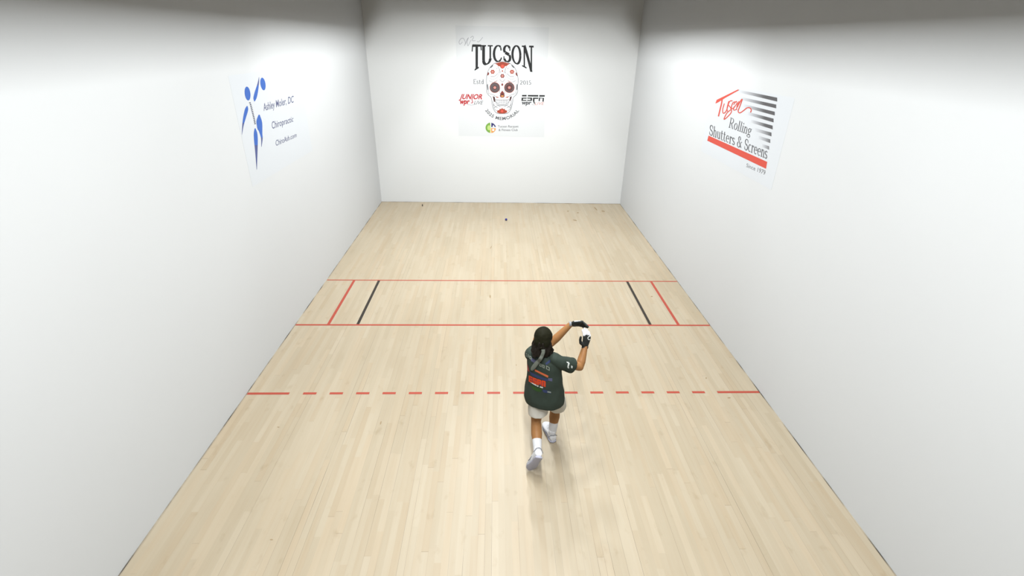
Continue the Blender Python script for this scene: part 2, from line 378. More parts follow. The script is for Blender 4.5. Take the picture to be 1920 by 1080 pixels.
# --- front wall tournament banner
def slab(name, ax, val, sign, a0, a1, z0, z1, m):
    t = 0.001
    lo, hi = sorted((val, val + sign * t))
    if ax == 1: return box(name, a0, a1, lo, hi, z0, z1, m)
    return box(name, lo, hi, a0, a1, z0, z1, m)
fb = slab('wall_banner', 1, COURT_L, -1, -1.05, 1.01, 1.64, 3.99, M['film_front'])
tag(fb, 'tournament banner with decorated skull and TUCSON lettering on the front wall', 'banner')
F4 = Flat(1, COURT_L, -1, 5.145, 840, 50)
f = F4.new()
letters = (('T', 235, 322), ('U', 322, 432), ('C', 438, 522), ('S', 533, 608), ('O', 614, 708), ('N', 718, 822))
def arch(cx0, cx1):
    def g(x, y):
        X = cx0 + (cx1 - cx0) * x; bot = 337 + 0.00125 * (X - 523) ** 2; top = 180 + (X - 523) * .012
        return (X, bot + (top - bot) * y)
    return g
for ch, a, b in letters:
    put(f, serif_text(ch, tk=.17, tn=.075, sf=.3), arch(a, b), K['black'])
f.build('title_lettering', fb, 'black arched TUCSON lettering')
f = F4.new()
put(f, serif_text('Estd', gap=.08, tk=.13, tn=.09, sf=.24), quad((245, 552), (346, 553), (245, 507), (346, 507)), K['grey'])
f.build('small_lettering', fb, 'grey Estd lettering')
f = F4.new()
put(f, serif_text('2015', gap=.1, tk=.14, tn=.09, sf=.24), quad((695, 558), (803, 560), (694, 519), (803, 521)), K['grey'])
f.build('small_lettering', fb, 'grey 2015 lettering')
# junior logo
f = F4.new()
put(f, font_text('JUNIOR', bold=.035), quad((108, 697), (330, 699), (126, 649), (344, 650)), K['red'])
f.ribbon(smooth_path([(243, 650), (232, 700), (238, 730), (222, 736)]), 7, K['red'], 2)
put(f, font_text('wpr', bold=.05), quad((108, 744), (205, 744), (118, 695), (214, 695)), K['red'])
f.build('sponsor_logo', fb, 'red italic sponsor logo left of the skull')
f = F4.new()
put(f, font_text('LIVE', bold=.01), quad((250, 748), (330, 750), (262, 714), (342, 714)), K['grey'])
f.ribbon([(190, 752), (225, 757), (258, 752)], 4, K['lgrey'])
f.build('small_lettering', fb, 'grey LIVE lettering under the red logo')
# ESPN logo (crop at 27 px per pixel)
f = Flat(1, COURT_L, -1, 27, 970, 165)
for p in ([(240, 350), (472, 350), (468, 428), (232, 428)], [(535, 352), (1062, 356), (1058, 436), (528, 430)], [(1112, 358), (1392, 362), (1384, 440), (1106, 440)],
          [(215, 485), (470, 485), (468, 540), (290, 540), (284, 602), (462, 602), (458, 652), (205, 652)],
          [(505, 485), (752, 485), (740, 652), (495, 652), (498, 602), (664, 602), (668, 540), (500, 540)],
          [(795, 485), (1062, 488), (1056, 550), (872, 550), (868, 700), (905, 800), (840, 790), (785, 640)],
          [(1085, 488), (1158, 488), (1140, 662), (1078, 660)], [(1282, 500), (1352, 500), (1336, 690), (1268, 690)], [(1158, 488), (1282, 500), (1280, 530), (1155, 525)]):
    f.poly(p, K['black'])
put(f, font_text('wpr', bold=.05), quad((195, 830), (700, 830), (240, 630), (740, 630)), K['dgrey'])
f.build('sponsor_logo', fb, 'black slab lettered sponsor logo right of the skull')
f = Flat(1, COURT_L, -1, 27, 970, 165)
put(f, font_text('LIVE'), quad((880, 860), (1320, 850), (930, 700), (1370, 700)), K['pink'])
f.ribbon([(730, 800), (790, 860), (880, 850)], 22, K['lgrey'])
f.build('small_lettering', fb, 'pale pink LIVE lettering under the black logo')
# arc text
f = F4.new()
def arc(x, y):
    th = R(-59 + 117 * x); rr = 193 - 31 * y
    return (523 + rr * math.sin(th), 708 + rr * math.cos(th))
put(f, font_text('2025 MEMORIAL', bold=.02, spacing=1.08), arc, K['dgrey'])
f.build('memorial_lettering', fb, 'curved 2025 MEMORIAL lettering under the skull')
# club logo
f = F4.new()
f.disc(412, 975, 50, 50, K['white'], 1)
f.disc(412, 975, 50, 50, K['green'], 2, a0=96, a1=264)
f.disc(396, 975, 17, 24, K['lgreen'], 3)
f.poly([(417, 970), (417, 926), (440, 934), (456, 952), (462, 968)], K['navy'], 2)
f.poly([(428, 966), (438, 948), (450, 966)], K['white'], 3)
f.disc(415, 978, 47, 47, K['orange'], 2, a0=2, a1=88)
f.disc(436, 996, 11, 11, K['white'], 3)
f.poly([(405, 985), (413, 985), (413, 1025), (405, 1024)], K['yellow'], 3)
f.build('club_logo', fb, 'round green, navy and orange club logo')
f = F4.new()
put(f, font_text('Tucson Racquet', bold=.01), quad((480, 972), (680, 972), (480, 950), (680, 950)), K['grey'])
put(f, font_text('& Fitness Club', bold=.01), quad((488, 1006), (672, 1006), (488, 984), (672, 984)), K['grey'])
f.build('club_lettering', fb, 'grey club name beside the round logo')
# faint script
f = Flat(1, COURT_L, -1, 21.6, 850, 60)
for st in ([(370, 400), (320, 465), (255, 490), (235, 390), (300, 280), (390, 250), (450, 320), (488, 440), (450, 560)],
           [(450, 560), (520, 420), (560, 300), (620, 225)], [(620, 225), (560, 380), (590, 560), (680, 400), (720, 330)],
           [(690, 240), (780, 165), (815, 240), (765, 310), (800, 360), (900, 345)], [(960, 370), (1010, 400), (1090, 340), (1190, 215)]):
    f.ribbon(smooth_path(st), 20, K['lgrey'])
f.build('script_lettering', fb, 'faint grey script above the title')

# decorated skull
S5 = Flat(1, COURT_L, -1, 9, 900, 110)
f = S5.new()
half = [(375, 52), (460, 60), (540, 105), (595, 170), (628, 260), (642, 360), (634, 480), (636, 560), (605, 615), (562, 655), (546, 750), (522, 850), (465, 918), (375, 926)]
out = smooth_path(half + [(750 - x, y) for x, y in reversed(half[:-1])][:-1] + [half[0]], 4)[:-1]
f.poly(out, K['white'], 1)
sk = f.build('skull', fb, 'white decorated skull in the middle of the banner')
f = S5.new(); f.ribbon(out + [out[0]], 9, K['grey'], 2); f.build('skull_outline', sk)
f = S5.new()
for side in (0, 1):
    X = (lambda x: x) if side == 0 else (lambda x: 752 - x)
    for st in ([(165, 330), (215, 350), (285, 320), (330, 230)], [(150, 370), (220, 400), (290, 375)], [(120, 450), (135, 520), (150, 600)],
               [(300, 130), (330, 190), (320, 240)], [(180, 300), (240, 300), (300, 250)], [(215, 700), (240, 790), (300, 830)], [(240, 830), (300, 790), (340, 810)],
               [(265, 760), (320, 790), (375, 792)], [(255, 690), (320, 700), (375, 700)], [(330, 350), (360, 380), (375, 395)], [(160, 590), (220, 610), (270, 640)],
               [(225, 760), (245, 850), (290, 880)], [(335, 500), (330, 560), (345, 600)]):
        f.ribbon([(X(x), y) for x, y in smooth_path(st, 4)], 8, K['grey'] if len(st) % 2 else K['lgrey'], 2)
    f.poly([(X(x), y) for x, y in ((165, 150), (215, 105), (225, 120), (185, 160))], K['dgrey'], 2)
    f.poly([(X(x), y) for x, y in ((118, 440), (135, 420), (145, 520), (125, 530))], K['grey'], 2)
f.build('skull_scrollwork', sk)
f = S5.new()
for x, y, r, mt in ((213, 222, 42, K['rust']), (540, 222, 42, K['rust']), (378, 292, 40, K['dkred'])): f = S5.new(); f.flower(x, y, r, mt, 2, 6, 1.0, K['pink']); f.build('skull_flower', sk)
f = S5.new()
f.poly([(122, 290), (132, 228), (155, 235), (152, 270)], K['dkred'], 2); f.poly([(632, 300), (622, 232), (598, 238), (604, 275)], K['dkred'], 2)
f.disc(378, 208, 13, 15, K['rust'], 2); f.disc(376, 438, 17, 22, K['dkred'], 2)
for a, b in ((330, 190), (425, 190), (345, 225), (410, 225), (285, 165), (470, 165)): f.disc(a, b, 8, 8, K['grey'], 2)
f.build('skull_dots', sk)
f = S5.new()
f.poly([(250, 85), (320, 62), (375, 55), (430, 62), (510, 85), (470, 105), (452, 125), (425, 128), (405, 158), (378, 170), (352, 158), (335, 130), (308, 128), (290, 105)], K['rust'], 2)
f.flower(380, 128, 30, K['salmon'], 3)
f.ribbon(smooth_path([(270, 85), (330, 95), (375, 75), (430, 95), (490, 85)], 4), 6, K['dkred'], 3)
f.build('skull_flower', sk, 'large rust red flower on the crown')
f = S5.new()
f.poly([(285, 905), (295, 870), (325, 868), (330, 845), (358, 850), (373, 828), (390, 850), (418, 845), (424, 868), (450, 870), (462, 905), (420, 922), (375, 926), (325, 922)], K['rust'], 3)
f.flower(373, 885, 26, K['salmon'], 4)
f.build('skull_flower', sk, 'rust red flower on the chin')
f = S5.new()
f.poly([(255, 630), (330, 655), (285, 662)], K['rust'], 2); f.poly([(492, 630), (420, 655), (465, 662)], K['rust'], 2)
for a in (240, 470): f.ribbon(smooth_path([(a, 385), (a + 30, 380), (a + 55, 362)] if a < 300 else [(a, 362), (a + 25, 380), (a + 55, 385)], 4), 8, K['pink'], 2)
f.build('skull_cheek_marks', sk)
for cx, cy in ((250, 488), (495, 488)):
    f = S5.new()
    f.disc(cx, cy, 90, 93, K['pink'], 2); f.disc(cx, cy, 82, 85, K['brown'], 3)
    f.disc(cx, cy, 67, 69, K['grey'], 4); f.disc(cx, cy, 60, 62, K['brown'], 5); f.disc(cx, cy, 48, 50, K['dkred'] if cx > 300 else K['grey'], 6)
    f.disc(cx, cy, 42, 43, K['brown'], 7); f.flower(cx, cy, 27, K['pink'], 8, 6)
    f.build('skull_eye_socket', sk)
f = S5.new(); f.poly(smooth_path([(377, 538), (405, 575), (416, 625), (405, 650), (376, 657), (346, 650), (335, 625), (348, 575), (377, 538)], 4)[:-1], K['dkred'], 2)
f.poly([(377, 572), (398, 625), (376, 640), (354, 625)], K['brown'], 3); f.disc(377, 630, 22, 12, K['orange'], 4); f.poly([(377, 585), (390, 620), (364, 620)], K['brown'], 5)
f.build('skull_nose', sk)
f = S5.new()
f.poly([(215, 632), (250, 645), (262, 730), (238, 728), (225, 690)], K['brown'], 2); f.poly([(540, 632), (505, 645), (494, 720), (512, 715), (528, 680)], K['brown'], 2)
f.ribbon(smooth_path([(262, 735), (320, 770), (375, 780), (435, 770), (494, 730)], 4), 9, K['grey'], 3)
for i in range(8):
    x = 275 + i * 29; f.ribbon([(x, 685), (x + (376 - x) * .05, 772 - abs(x - 376) * .22)], 6, K['grey'], 3)
f.ribbon([(262, 728), (375, 738), (494, 722)], 6, K['lgrey'], 3)
f.build('skull_teeth', sk)

# --- left wall chiropractic sign
lb = slab('wall_sign', 0, -HW, 1, 5.78, 7.92, 2.12, 3.34, M['film_side'])
tag(lb, 'sign with blue leaping figure and slate lettering on the left wall', 'sign')
F6 = Flat(0, -HW, 1, 5.4, 430, 130)
f = F6.new()
f.disc(183, 245, 29, 71, K['blue'], 1, rot=R(-7)); f.build('figure_head', lb, 'blue oval head of the leaping figure')
f = F6.new(); f.disc(339, 148, 26, 65, K['blue'], 1, rot=R(-9)); f.build('figure_ball', lb, 'blue oval above the raised arm')
def drop(pts, ws, split=.6, name='figure_limb', extra=False):
    f = F6.new()
    if extra: f.disc(299, 545, 22, 74, K['blue'], 2, rot=R(2))
    f.ribbon(smooth_path([(x, y, w_) for (x, y), w_ in zip(pts, ws)], 6), [p[2] for p in smooth_path([(x, y, w_) for (x, y), w_ in zip(pts, ws)], 6)], K['blue'], 1, True, K['blue2'], split); f.build(name, lb)
drop([(254, 318), (258, 290), (272, 230), (290, 150), (300, 78)], [12, 32, 32, 16, 2], .7)
drop([(178, 378), (172, 410), (152, 490), (136, 570), (126, 662)], [14, 34, 28, 14, 2], .65)
drop([(300, 468), (300, 520), (306, 570), (320, 650), (328, 700), (324, 785)], [18, 54, 54, 26, 16, 3], .75, 'figure_hip', True)
drop([(260, 604), (264, 650), (268, 720), (272, 830), (276, 1015)], [14, 36, 38, 24, 3], .6)
f = F6.new()
for i in range(13):
    t = i / 12; x = 207 + 52 * t ** .8; y = 340 + 212 * t
    f.poly([(x - 9, y - 5), (x + 8, y - 7), (x + 9, y + 1), (x - 7, y + 5)], K['dgrey']); 
f.ribbon(smooth_path([(209, 336), (226, 420), (250, 490), (260, 556)]), 4, K['slate'])
f.build('spine', lb, 'grey beaded spine of the figure')
for (body, q), lab in zip((('Ashley Moler, DC', ((347, 421), (650, 334), (341, 340), (650, 262))), ('Chiropractic', ((432, 604), (646, 528), (425, 527), (648, 470))),
                ('ChiroAsh.com', ((470, 776), (680, 684), (466, 716), (678, 636)))), ('slate blue name line at the top', 'slate blue middle line naming the trade', 'slate blue web address at the bottom')):
    f = F6.new(); put(f, font_text(body, bold=.004), quad(*q), K['slate']); f.build('lettering', lb, lab)

# --- right wall shutters sign
rb = slab('wall_sign', 0, HW, -1, 5.44, 7.66, 2.24, 3.24, M['film_side'])
tag(rb, 'red and black rolling shutters sign with fading stripes on the right wall', 'sign')
F7 = Flat(0, HW, -1, 5.682, 1310, 150)
pm = bpy.data.materials.new('ink_fading_black'); pm.use_nodes = True
pb = pm.node_tree.nodes['Principled BSDF']; va = pm.node_tree.nodes.new('ShaderNodeVertexColor'); va.layer_name = 'print'
pm.node_tree.links.new(va.outputs[0], pb.inputs['Base Color']); pb.inputs['Roughness'].default_value = .55
bars = [((425, 104, 130), (838, 188, 230)), ((435, 178, 205), (828, 262, 302)), ((470, 255, 285), (812, 338, 378)), ((515, 337, 367), (800, 412, 452)),
        ((550, 420, 450), (790, 486, 526)), ((590, 510, 540), (777, 560, 600)), ((630, 592, 622), (764, 632, 672)), ((668, 680, 708), (752, 705, 743))]
for bi, ((xa, ya, yb), (xc, yc, yd)) in enumerate(bars):
    f = F7.new(); n = 14; c0 = tuple(c * ALB for c in (0.775, 0.795, 0.83)); c1 = tuple(c * ALB for c in srgb(88, 86, 88)[:3])
    def cc(t):
        t = min(1, t * 1.5) ** .9 if bi < 5 else t ** 1.0 * (1.1 - .08 * (bi - 4)); return tuple(c0[d] + (c1[d] - c0[d]) * min(1, t) for d in range(3)) + (1,)
    for i in range(n):
        t0, t1 = i / n, (i + 1) / n
        q = lambda t, a, b: (xa + (xc - xa) * t, a + (b - a) * t)
        f.poly([q(t0, ya, yc), q(t1, ya, yc), q(t1, yb, yd), q(t0, yb, yd)], pm, 1, [cc(t0), cc(t1), cc(t1), cc(t0)])
    f.build('stripe', rb)
f = F7.new(); f.poly([(178, 252), (192, 212), (418, 101), (436, 106), (300, 182), (206, 240)], K['salmon'])
f.build('roof_mark', rb, 'red roof line')
f = F7.new()
for st, wd in (([(252, 200), (245, 250), (228, 320), (212, 388)], 14), ([(275, 250), (258, 310), (262, 352), (288, 340), (310, 285), (322, 225)], 10), ([(322, 225), (305, 290), (308, 335)], 9),
               ([(362, 222), (335, 225), (318, 262), (338, 290), (352, 330), (330, 370), (272, 420), (300, 355), (345, 315)], 10), ([(398, 232), (368, 240), (350, 290), (365, 305), (385, 280)], 10),
               ([(372, 262), (402, 228), (408, 250), (375, 300), (378, 322), (402, 312)], 9), ([(432, 225), (412, 270), (404, 320)], 9), ([(412, 290), (440, 235), (466, 205), (440, 280), (422, 330), (440, 350), (480, 325), (515, 298), (545, 296), (562, 318), (554, 345)], 11)):
    f.ribbon(smooth_path(st), wd, K['salmon'], 2)
f.build('script_lettering', rb, 'red handwritten script')
f = F7.new(); put(f, serif_text('Rolling', gap=.03, tk=.095, tn=.045, sf=.24), quad((318, 504), (554, 590), (338, 398), (580, 488)), K['dgrey'], 2)
f.build('lettering', rb, 'upper grey serif line')
f = F7.new(); put(f, serif_text('Shutters & Screens', gap=.02, tk=.105, tn=.05, sf=.24), quad((112, 584), (728, 842), (122, 474), (744, 720)), K['dgrey'], 2)
f.build('lettering', rb, 'long grey serif line above the red bar')
f = F7.new(); f.poly([(106, 592), (732, 872), (719, 946), (92, 646)], K['salmon']); f.build('underline', rb, 'thick red underline')
f = F7.new(); put(f, font_text('Since 1979'), quad((508, 925), (706, 1012), (515, 884), (718, 962)), K['grey']); f.build('lettering', rb, 'small grey founding year line')

# ------------------------------------------------------------------ the ball
def uv_ball(name, loc, r, m):
    bm = bmesh.new(); bmesh.ops.create_uvsphere(bm, u_segments=32, v_segments=20, radius=r)
    me = bpy.data.meshes.new(name); bm.to_mesh(me); bm.free(); me.materials.append(m)
    me.polygons.foreach_set('use_smooth', [True] * len(me.polygons)); o = link(name, me); o.location = loc; return o
pb_ = at(949, 413.5, 2, 0)
ball = uv_ball('handball', (pb_.x, pb_.y, 0.0265), 0.0265, mat('blue_rubber', srgb(58, 62, 140), 0.5, 0.3, bump=(60, .2)))
tag(ball, 'small blue rubber ball on the floor in front of the front wall', 'ball')
#PERSON
# ------------------------------------------------------------------ the player
def V3(*a): return Vector(a)
def J(u, v, y): return at(u, v, 1, y)
hipL, hipR = J(1011, 733, 3.67), J(1037, 736, 3.64)
kneeL, ankL = J(1005, 789, 3.65), J(1008, 849, 3.36)
kneeR, ankR = J(1042, 760, 3.88), J(1036, 810, 3.80)
neck, head = J(1020, 657, 3.71), J(1018, 638, 3.72)
shL, shR = J(996, 664, 3.79), J(1052, 680, 3.63)
elL, wrL = J(1034, 643, 3.96), J(1070, 608, 3.98)
elR, wrR = J(1087, 688, 3.70), J(1097, 650, 3.81)
YAW = R(-32)
FWD = V3(math.sin(R(32)), math.cos(R(32)), 0); RGT = V3(math.cos(R(32)), -math.sin(R(32)), 0)

class Vol:
    """a pile of closed tapered solids, fused into one skin by a voxel remesh"""
    def __init__(s): s.bm = bmesh.new()
    def loft(s, rings, n=20):
        """rings: (centre, axis a vector, axis b vector)"""
        prev = None; first = None
        for c, a, b in rings:
            vs = [s.bm.verts.new(c + a * math.cos(2 * math.pi * i / n) + b * math.sin(2 * math.pi * i / n)) for i in range(n)]
            if prev:
                for i in range(n): s.bm.faces.new((prev[i], prev[(i + 1) % n], vs[(i + 1) % n], vs[i]))
            else: first = vs
            prev = vs
        s.bm.faces.new(list(reversed(first))); s.bm.faces.new(prev)
    def limb(s, pts, rs, n=18, sq=None, side=None):
        """round-ended tapered limb through pts"""
        P = [Vector(p) for p in pts]; rings = []
        d0 = (P[1] - P[0]).normalized(); d1 = (P[-1] - P[-2]).normalized()
        def frame(d):
            ref = side or (V3(0, 0, 1) if abs(d.z) < .8 else V3(1, 0, 0))
            a = (ref - d * ref.dot(d)).normalized(); return a, d.cross(a)
        for t in (1, .85, .5): a, b = frame(d0); q = math.sqrt(max(0.0025, 1 - t * t)); rings.append((P[0] - d0 * rs[0] * t, a * rs[0] * q, b * rs[0] * q * (sq or 1)))
        for i, p in enumerate(P):
            d = (P[min(i + 1, len(P) - 1)] - P[max(i - 1, 0)]).normalized(); a, b = frame(d); rings.append((p, a * rs[i], b * rs[i] * (sq or 1)))
        for t in (.5, .85, 1): a, b = frame(d1); q = math.sqrt(max(0.0025, 1 - t * t)); rings.append((P[-1] + d1 * rs[-1] * t, a * rs[-1] * q, b * rs[-1] * q * (sq or 1)))
        s.loft(rings, n)
    def ell(s, c, rx, ry, rz, rot=None):
        m = Matrix.Translation(c) @ (rot or Matrix.Identity(3)).to_4x4() @ Matrix.Diagonal((rx, ry, rz, 1))
        bmesh.ops.create_icosphere(s.bm, subdivisions=3, radius=1, matrix=m)
    def build(s, name, m, parent, voxel=0.006, smooth=3, label=None, fn=None, remesh=True):
        bmesh.ops.recalc_face_normals(s.bm, faces=s.bm.faces)
        me = bpy.data.meshes.new(name); s.bm.to_mesh(me); s.bm.free()
        if remesh:
            o = bpy.data.objects.new(name, me); C.objects.link(o)
            md = o.modifiers.new('fuse', 'REMESH'); md.mode = 'VOXEL'; md.voxel_size = voxel; md.use_smooth_shade = True
            sm = o.modifiers.new('soft', 'SMOOTH'); sm.iterations = smooth; sm.factor = 0.5
            dg = bpy.context.evaluated_depsgraph_get(); dg.update()
            me2 = bpy.data.meshes.new_from_object(o.evaluated_get(dg)); bpy.data.objects.remove(o); me = me2
        me.name = name; me.materials.clear()
        for q in (m if isinstance(m, (list, tuple)) else [m]): me.materials.append(q)
        if fn: fn(me)
        me.polygons.foreach_set('use_smooth', [True] * len(me.polygons)); me.update()
        o = link(name, me, parent)
        if label: o['label'] = label
        return o
from mathutils import noise as mnoise
def folds(amp, scale, stretch=(1, 1, .5)):
    def fn(me):
        no = [v.normal.copy() for v in me.vertices]
        for v, n_ in zip(me.vertices, no):
            q = Vector((v.co.x * stretch[0], v.co.y * stretch[1], v.co.z * stretch[2])) * scale
            v.co += n_ * amp * (mnoise.noise(q) + .5 * mnoise.noise(q * 2.1))
    return fn

M['skin'] = mat('skin', srgb(176, 124, 76), 0.5, 0.35, bump=(90, .15), var=(14, .04))
M['hair'] = mat('dark_hair', srgb(27, 20, 11), 0.55, 0.3, bump=(120, .8))
M['scarf'] = mat('dark_cloth', srgb(29, 28, 10), 0.75, 0.2, bump=(30, .3), var=(9, .15))
M['tail'] = mat('grey_cloth', srgb(122, 126, 116), 0.8, 0.15)
M['shirt'] = mat('green_black_jersey', srgb(58, 68, 60), 0.7, 0.2, bump=(26, .35), var=(5, .10))
M['shorts'] = mat('off_white_shorts', srgb(232, 228, 218), 0.85, 0.1, bump=(22, .4))
M['sock'] = mat('white_sock', srgb(243, 243, 245), 0.9, 0.1, bump=(150, .3))
M['shoe'] = mat('white_shoe', srgb(252, 252, 255), 0.5, 0.3)
M['sole'] = mat('pale_sole', srgb(205, 205, 222), 0.6, 0.2)
M['shoe_grey'] = mat('shoe_grey', srgb(150, 152, 160), 0.6, 0.2)
M['glove'] = mat('black_glove', srgb(48, 52, 50), 0.6, 0.3, bump=(70, .3))
M['glove_white'] = mat('white_glove_leather', srgb(238, 238, 242), 0.6, 0.3)
M['strap'] = mat('grey_wrist_strap', srgb(168, 168, 172), 0.6, 0.3)

base = (ankR + V3(0, 0, 0)); player = bpy.data.objects.new('person', None); C.objects.link(player)
player.location = (0, 0, 0)
tag(player, 'player seen from behind in dark jersey, white shorts and gloves, both hands raised', 'person')

# ---- hands: shared bone layout so glove and hand match
def hand_bones(wr, d, n, hand, curl, thumb, spread=.05, k=1.0):
    """d: wrist->knuckles, n: out of the palm; returns (palm, list of (points, radii))"""
    d = d.normalized(); n = (n - d * n.dot(d)).normalized(); t = (n.cross(d) if hand == 'L' else d.cross(n)).normalized()
    out = []; L0 = .082 * k
    for i, (off, ln, ds) in enumerate(((.031, .072, 0), (.0105, .080, .004), (-.0105, .074, .001), (-.030, .058, -.006))):
        kn = wr + d * (L0 + ds) + t * off * k
        dd = (d + t * spread * (1.2 - i * .8)).normalized(); pts = [kn - dd * .02, kn]; p = kn; ang = 0
        for j, fr in enumerate((.45, .31, .24)):
            ang += curl[i] * (1.0, 1.15, .7)[j]
            dir_ = dd * math.cos(ang) + n * math.sin(ang); p = p + dir_ * ln * k * fr; pts.append(p)
        out.append((pts, [.0098, .0096, .0090, .0083, .0074]))
    b = wr + d * .022 * k + t * .026 * k
    tp = [b - t * .01]; p = b; tp.append(p)
    for ln, (ad, at_, an) in zip((.036, .032, .026), thumb):
        dir_ = (d * ad + t * at_ + n * an).normalized(); p = p + dir_ * ln * k; tp.append(p)
    out.append((tp, [.016, .0155, .012, .0105, .009]))
    return d, n, t, out
def add_hand(V, wr, hb, grow, k=1.0, cuff=False):
    d, n, t, fingers = hb
    V.loft([(wr - d * .012, t * (.026 + grow), n * (.019 + grow)), (wr + d * .012, t * (.031 + grow), n * (.018 + grow)), (wr + d * .045, t * (.040 + grow), n * (.0165 + grow)),
            (wr + d * .078, t * (.041 + grow), n * (.0135 + grow)), (wr + d * .092, t * (.036 + grow), n * (.010 + grow))], 20)
    V.ell(wr + d * .035 + t * .022 + n * .008, .018 + grow, .022 + grow, .014 + grow)
    for pts, rs in fingers: V.limb(pts, [r + grow for r in rs], 12)
dL = V3(.92, .02, .06); nL = V3(.10, -.88, -.50)
hbL = hand_bones(wrL, dL, nL, 'L', (.40, .34, .30, .30), ((.70, .75, .35), (.85, .55, .25), (.9, .35, .20)), k=1.08)
dR = V3(.13, .12, .98); nR = V3(-.45, .88, -.05)
hbR = hand_bones(wrR, dR, nR, 'R', (.30, .32, .34, .36), ((.60, 1.0, .0), (1.0, .38, .0), (1.0, .05, .0)), k=1.12)

# ---- body: one continuous skin
B = Vol()
B.limb([hipL, hipL.lerp(kneeL, .45), kneeL.lerp(hipL, .12), kneeL], [.082, .070, .054, .050])
B.limb([kneeL, kneeL.lerp(ankL, .22), kneeL.lerp(ankL, .42), kneeL.lerp(ankL, .75), ankL], [.049, .053, .054, .040, .033])
B.limb([hipR, hipR.lerp(kneeR, .45), kneeR.lerp(hipR, .12), kneeR], [.082, .070, .054, .050])
B.limb([kneeR, kneeR.lerp(ankR, .22), kneeR.lerp(ankR, .42), kneeR.lerp(ankR, .75), ankR], [.049, .053, .055, .041, .034])
pel = (hipL + hipR) / 2
sp = [pel + V3(0, 0, -.03), pel + V3(0, -.01, .06), pel.lerp(neck, .45), pel.lerp(neck, .75), neck + V3(0, 0, -.06)]
B.loft([(sp[0], RGT * .13, FWD * .10), (sp[1], RGT * .135, FWD * .10), (sp[2], RGT * .115, FWD * .085), (sp[3], RGT * .125, FWD * .09), (sp[4], RGT * .10, FWD * .07)], 24)
B.limb([neck + V3(0, 0, -.09), neck, head - V3(0, 0, .04)], [.06, .05, .048])
B.limb([shL.lerp(shR, .15), shL], [.05, .052]); B.limb([shR.lerp(shL, .15), shR], [.05, .052])
for s_, e_, w_ in ((shL, elL, wrL), (shR, elR, wrR)):
    B.limb([s_, s_.lerp(e_, .5), e_], [.047, .042, .038]); B.limb([e_, e_.lerp(w_, .28), e_.lerp(w_, .65), w_], [.037, .041, .034, .026])
add_hand(B, wrL, hbL, -.0015); add_hand(B, wrR, hbR, -.0015)
# head with a face turned towards the front wall
HY = R(-14); HM = Matrix.Rotation(HY, 3, 'Z') @ Matrix.Rotation(R(-12), 3, 'X')
def H(x, y, z): return head + HM @ V3(x, y, z)   # x right, y face direction, z up
B.ell(H(0, -.005, .03), .073, .092, .090, HM); B.ell(H(0, .035, -.03), .058, .058, .078, HM); B.ell(H(0, .062, -.085), .030, .026, .024, HM)
B.limb([H(-.032, .073, .035), H(.032, .073, .035)], [.016, .016]); B.limb([H(0, .088, .025), H(0, .106, -.012)], [.008, .013]); B.ell(H(0, .098, -.016), .017, .012, .010, HM)
B.limb([H(-.022, .086, -.047), H(0, .092, -.046), H(.022, .086, -.047)], [.006, .008, .006]); B.limb([H(-.018, .085, -.057), H(0, .090, -.058), H(.018, .085, -.057)], [.006, .008, .006])
for s_ in (-1, 1):
    B.ell(H(s_ * .042, .068, -.02), .020, .018, .018, HM); B.limb([H(s_ * .076, -.002, .018), H(s_ * .080, -.008, -.005), H(s_ * .075, .002, -.030)], [.012, .013, .009])
body = B.build('body', M['skin'], player, voxel=0.0048, smooth=2)
for s_ in (-1, 1):
    e = uv_ball('eye', H(s_ * .030, .0745, .012), .0115, K['white']); e.parent = player
    p_ = uv_ball('pupil', H(s_ * .030, .0825, .012), .0048, K['brown']); p_.parent = e; p_.location = p_.location - e.location
E_ = Vol()
for s_ in (-1, 1): E_.limb([H(s_ * .016, .090, .040), H(s_ * .032, .088, .044), H(s_ * .048, .076, .038)], [.004, .0045, .003], 8)
E_.build('eyebrows', M['hair'], player, remesh=False)

# ---- hair and head scarf
Hh = Vol()
Hh.ell(H(0, -.03, -.015), .082, .078, .085, HM); Hh.ell(H(0, -.052, -.075), .072, .052, .060, HM); Hh.ell(H(.005, -.060, -.112), .050, .040, .040, HM)
for i in range(46):
    a = R(random.uniform(-205, 25)); z = random.uniform(-.125, -.03); r = .078 + random.uniform(-.008, .010)
    x, y = r * math.cos(a), -.028 + r * math.sin(a) * .95
    pts = [H(x * .9, y, z + .045), H(x, y, z + .02), H(x * 1.05 + random.uniform(-.010, .010), y * 1.04, z - .004), H(x * 1.02 + random.uniform(-.012, .012), y, z - .026)]
    Hh.limb(pts, [.010, .011, .009, .005], 8)
for k_ in range(5):
    a0 = R(-20 + k_ * 9)
    Hh.limb([H(.075, -.03, -.055 - .006 * k_), H(.098, -.035, -.050 - .010 * k_), H(.112 - .004 * k_, -.04, -.064 - .012 * k_), H(.104 - .004 * k_, -.042, -.080 - .010 * k_)], [.007, .006, .005, .003], 8)
Hh.build('hair', M['hair'], player, voxel=.005, smooth=1, label='dark shoulder length curly hair')
Sc = Vol()
Sc.ell(H(0, -.006, .038), .085, .103, .095, HM); Sc.ell(H(0, -.045, .005), .082, .066, .085, HM)
def scarf_fn(me):
    folds(.004, 22, (1, 1, 1))(me)
scarf = Sc.build('head_scarf', M['scarf'], player, voxel=.006, smooth=3, fn=scarf_fn, label='dark olive brown head scarf')
kn = Vol(); kn.ell(H(.004, -.108, -.035), .016, .012, .014, HM); kn.build('scarf_knot', M['scarf'], scarf, voxel=.004, smooth=1)

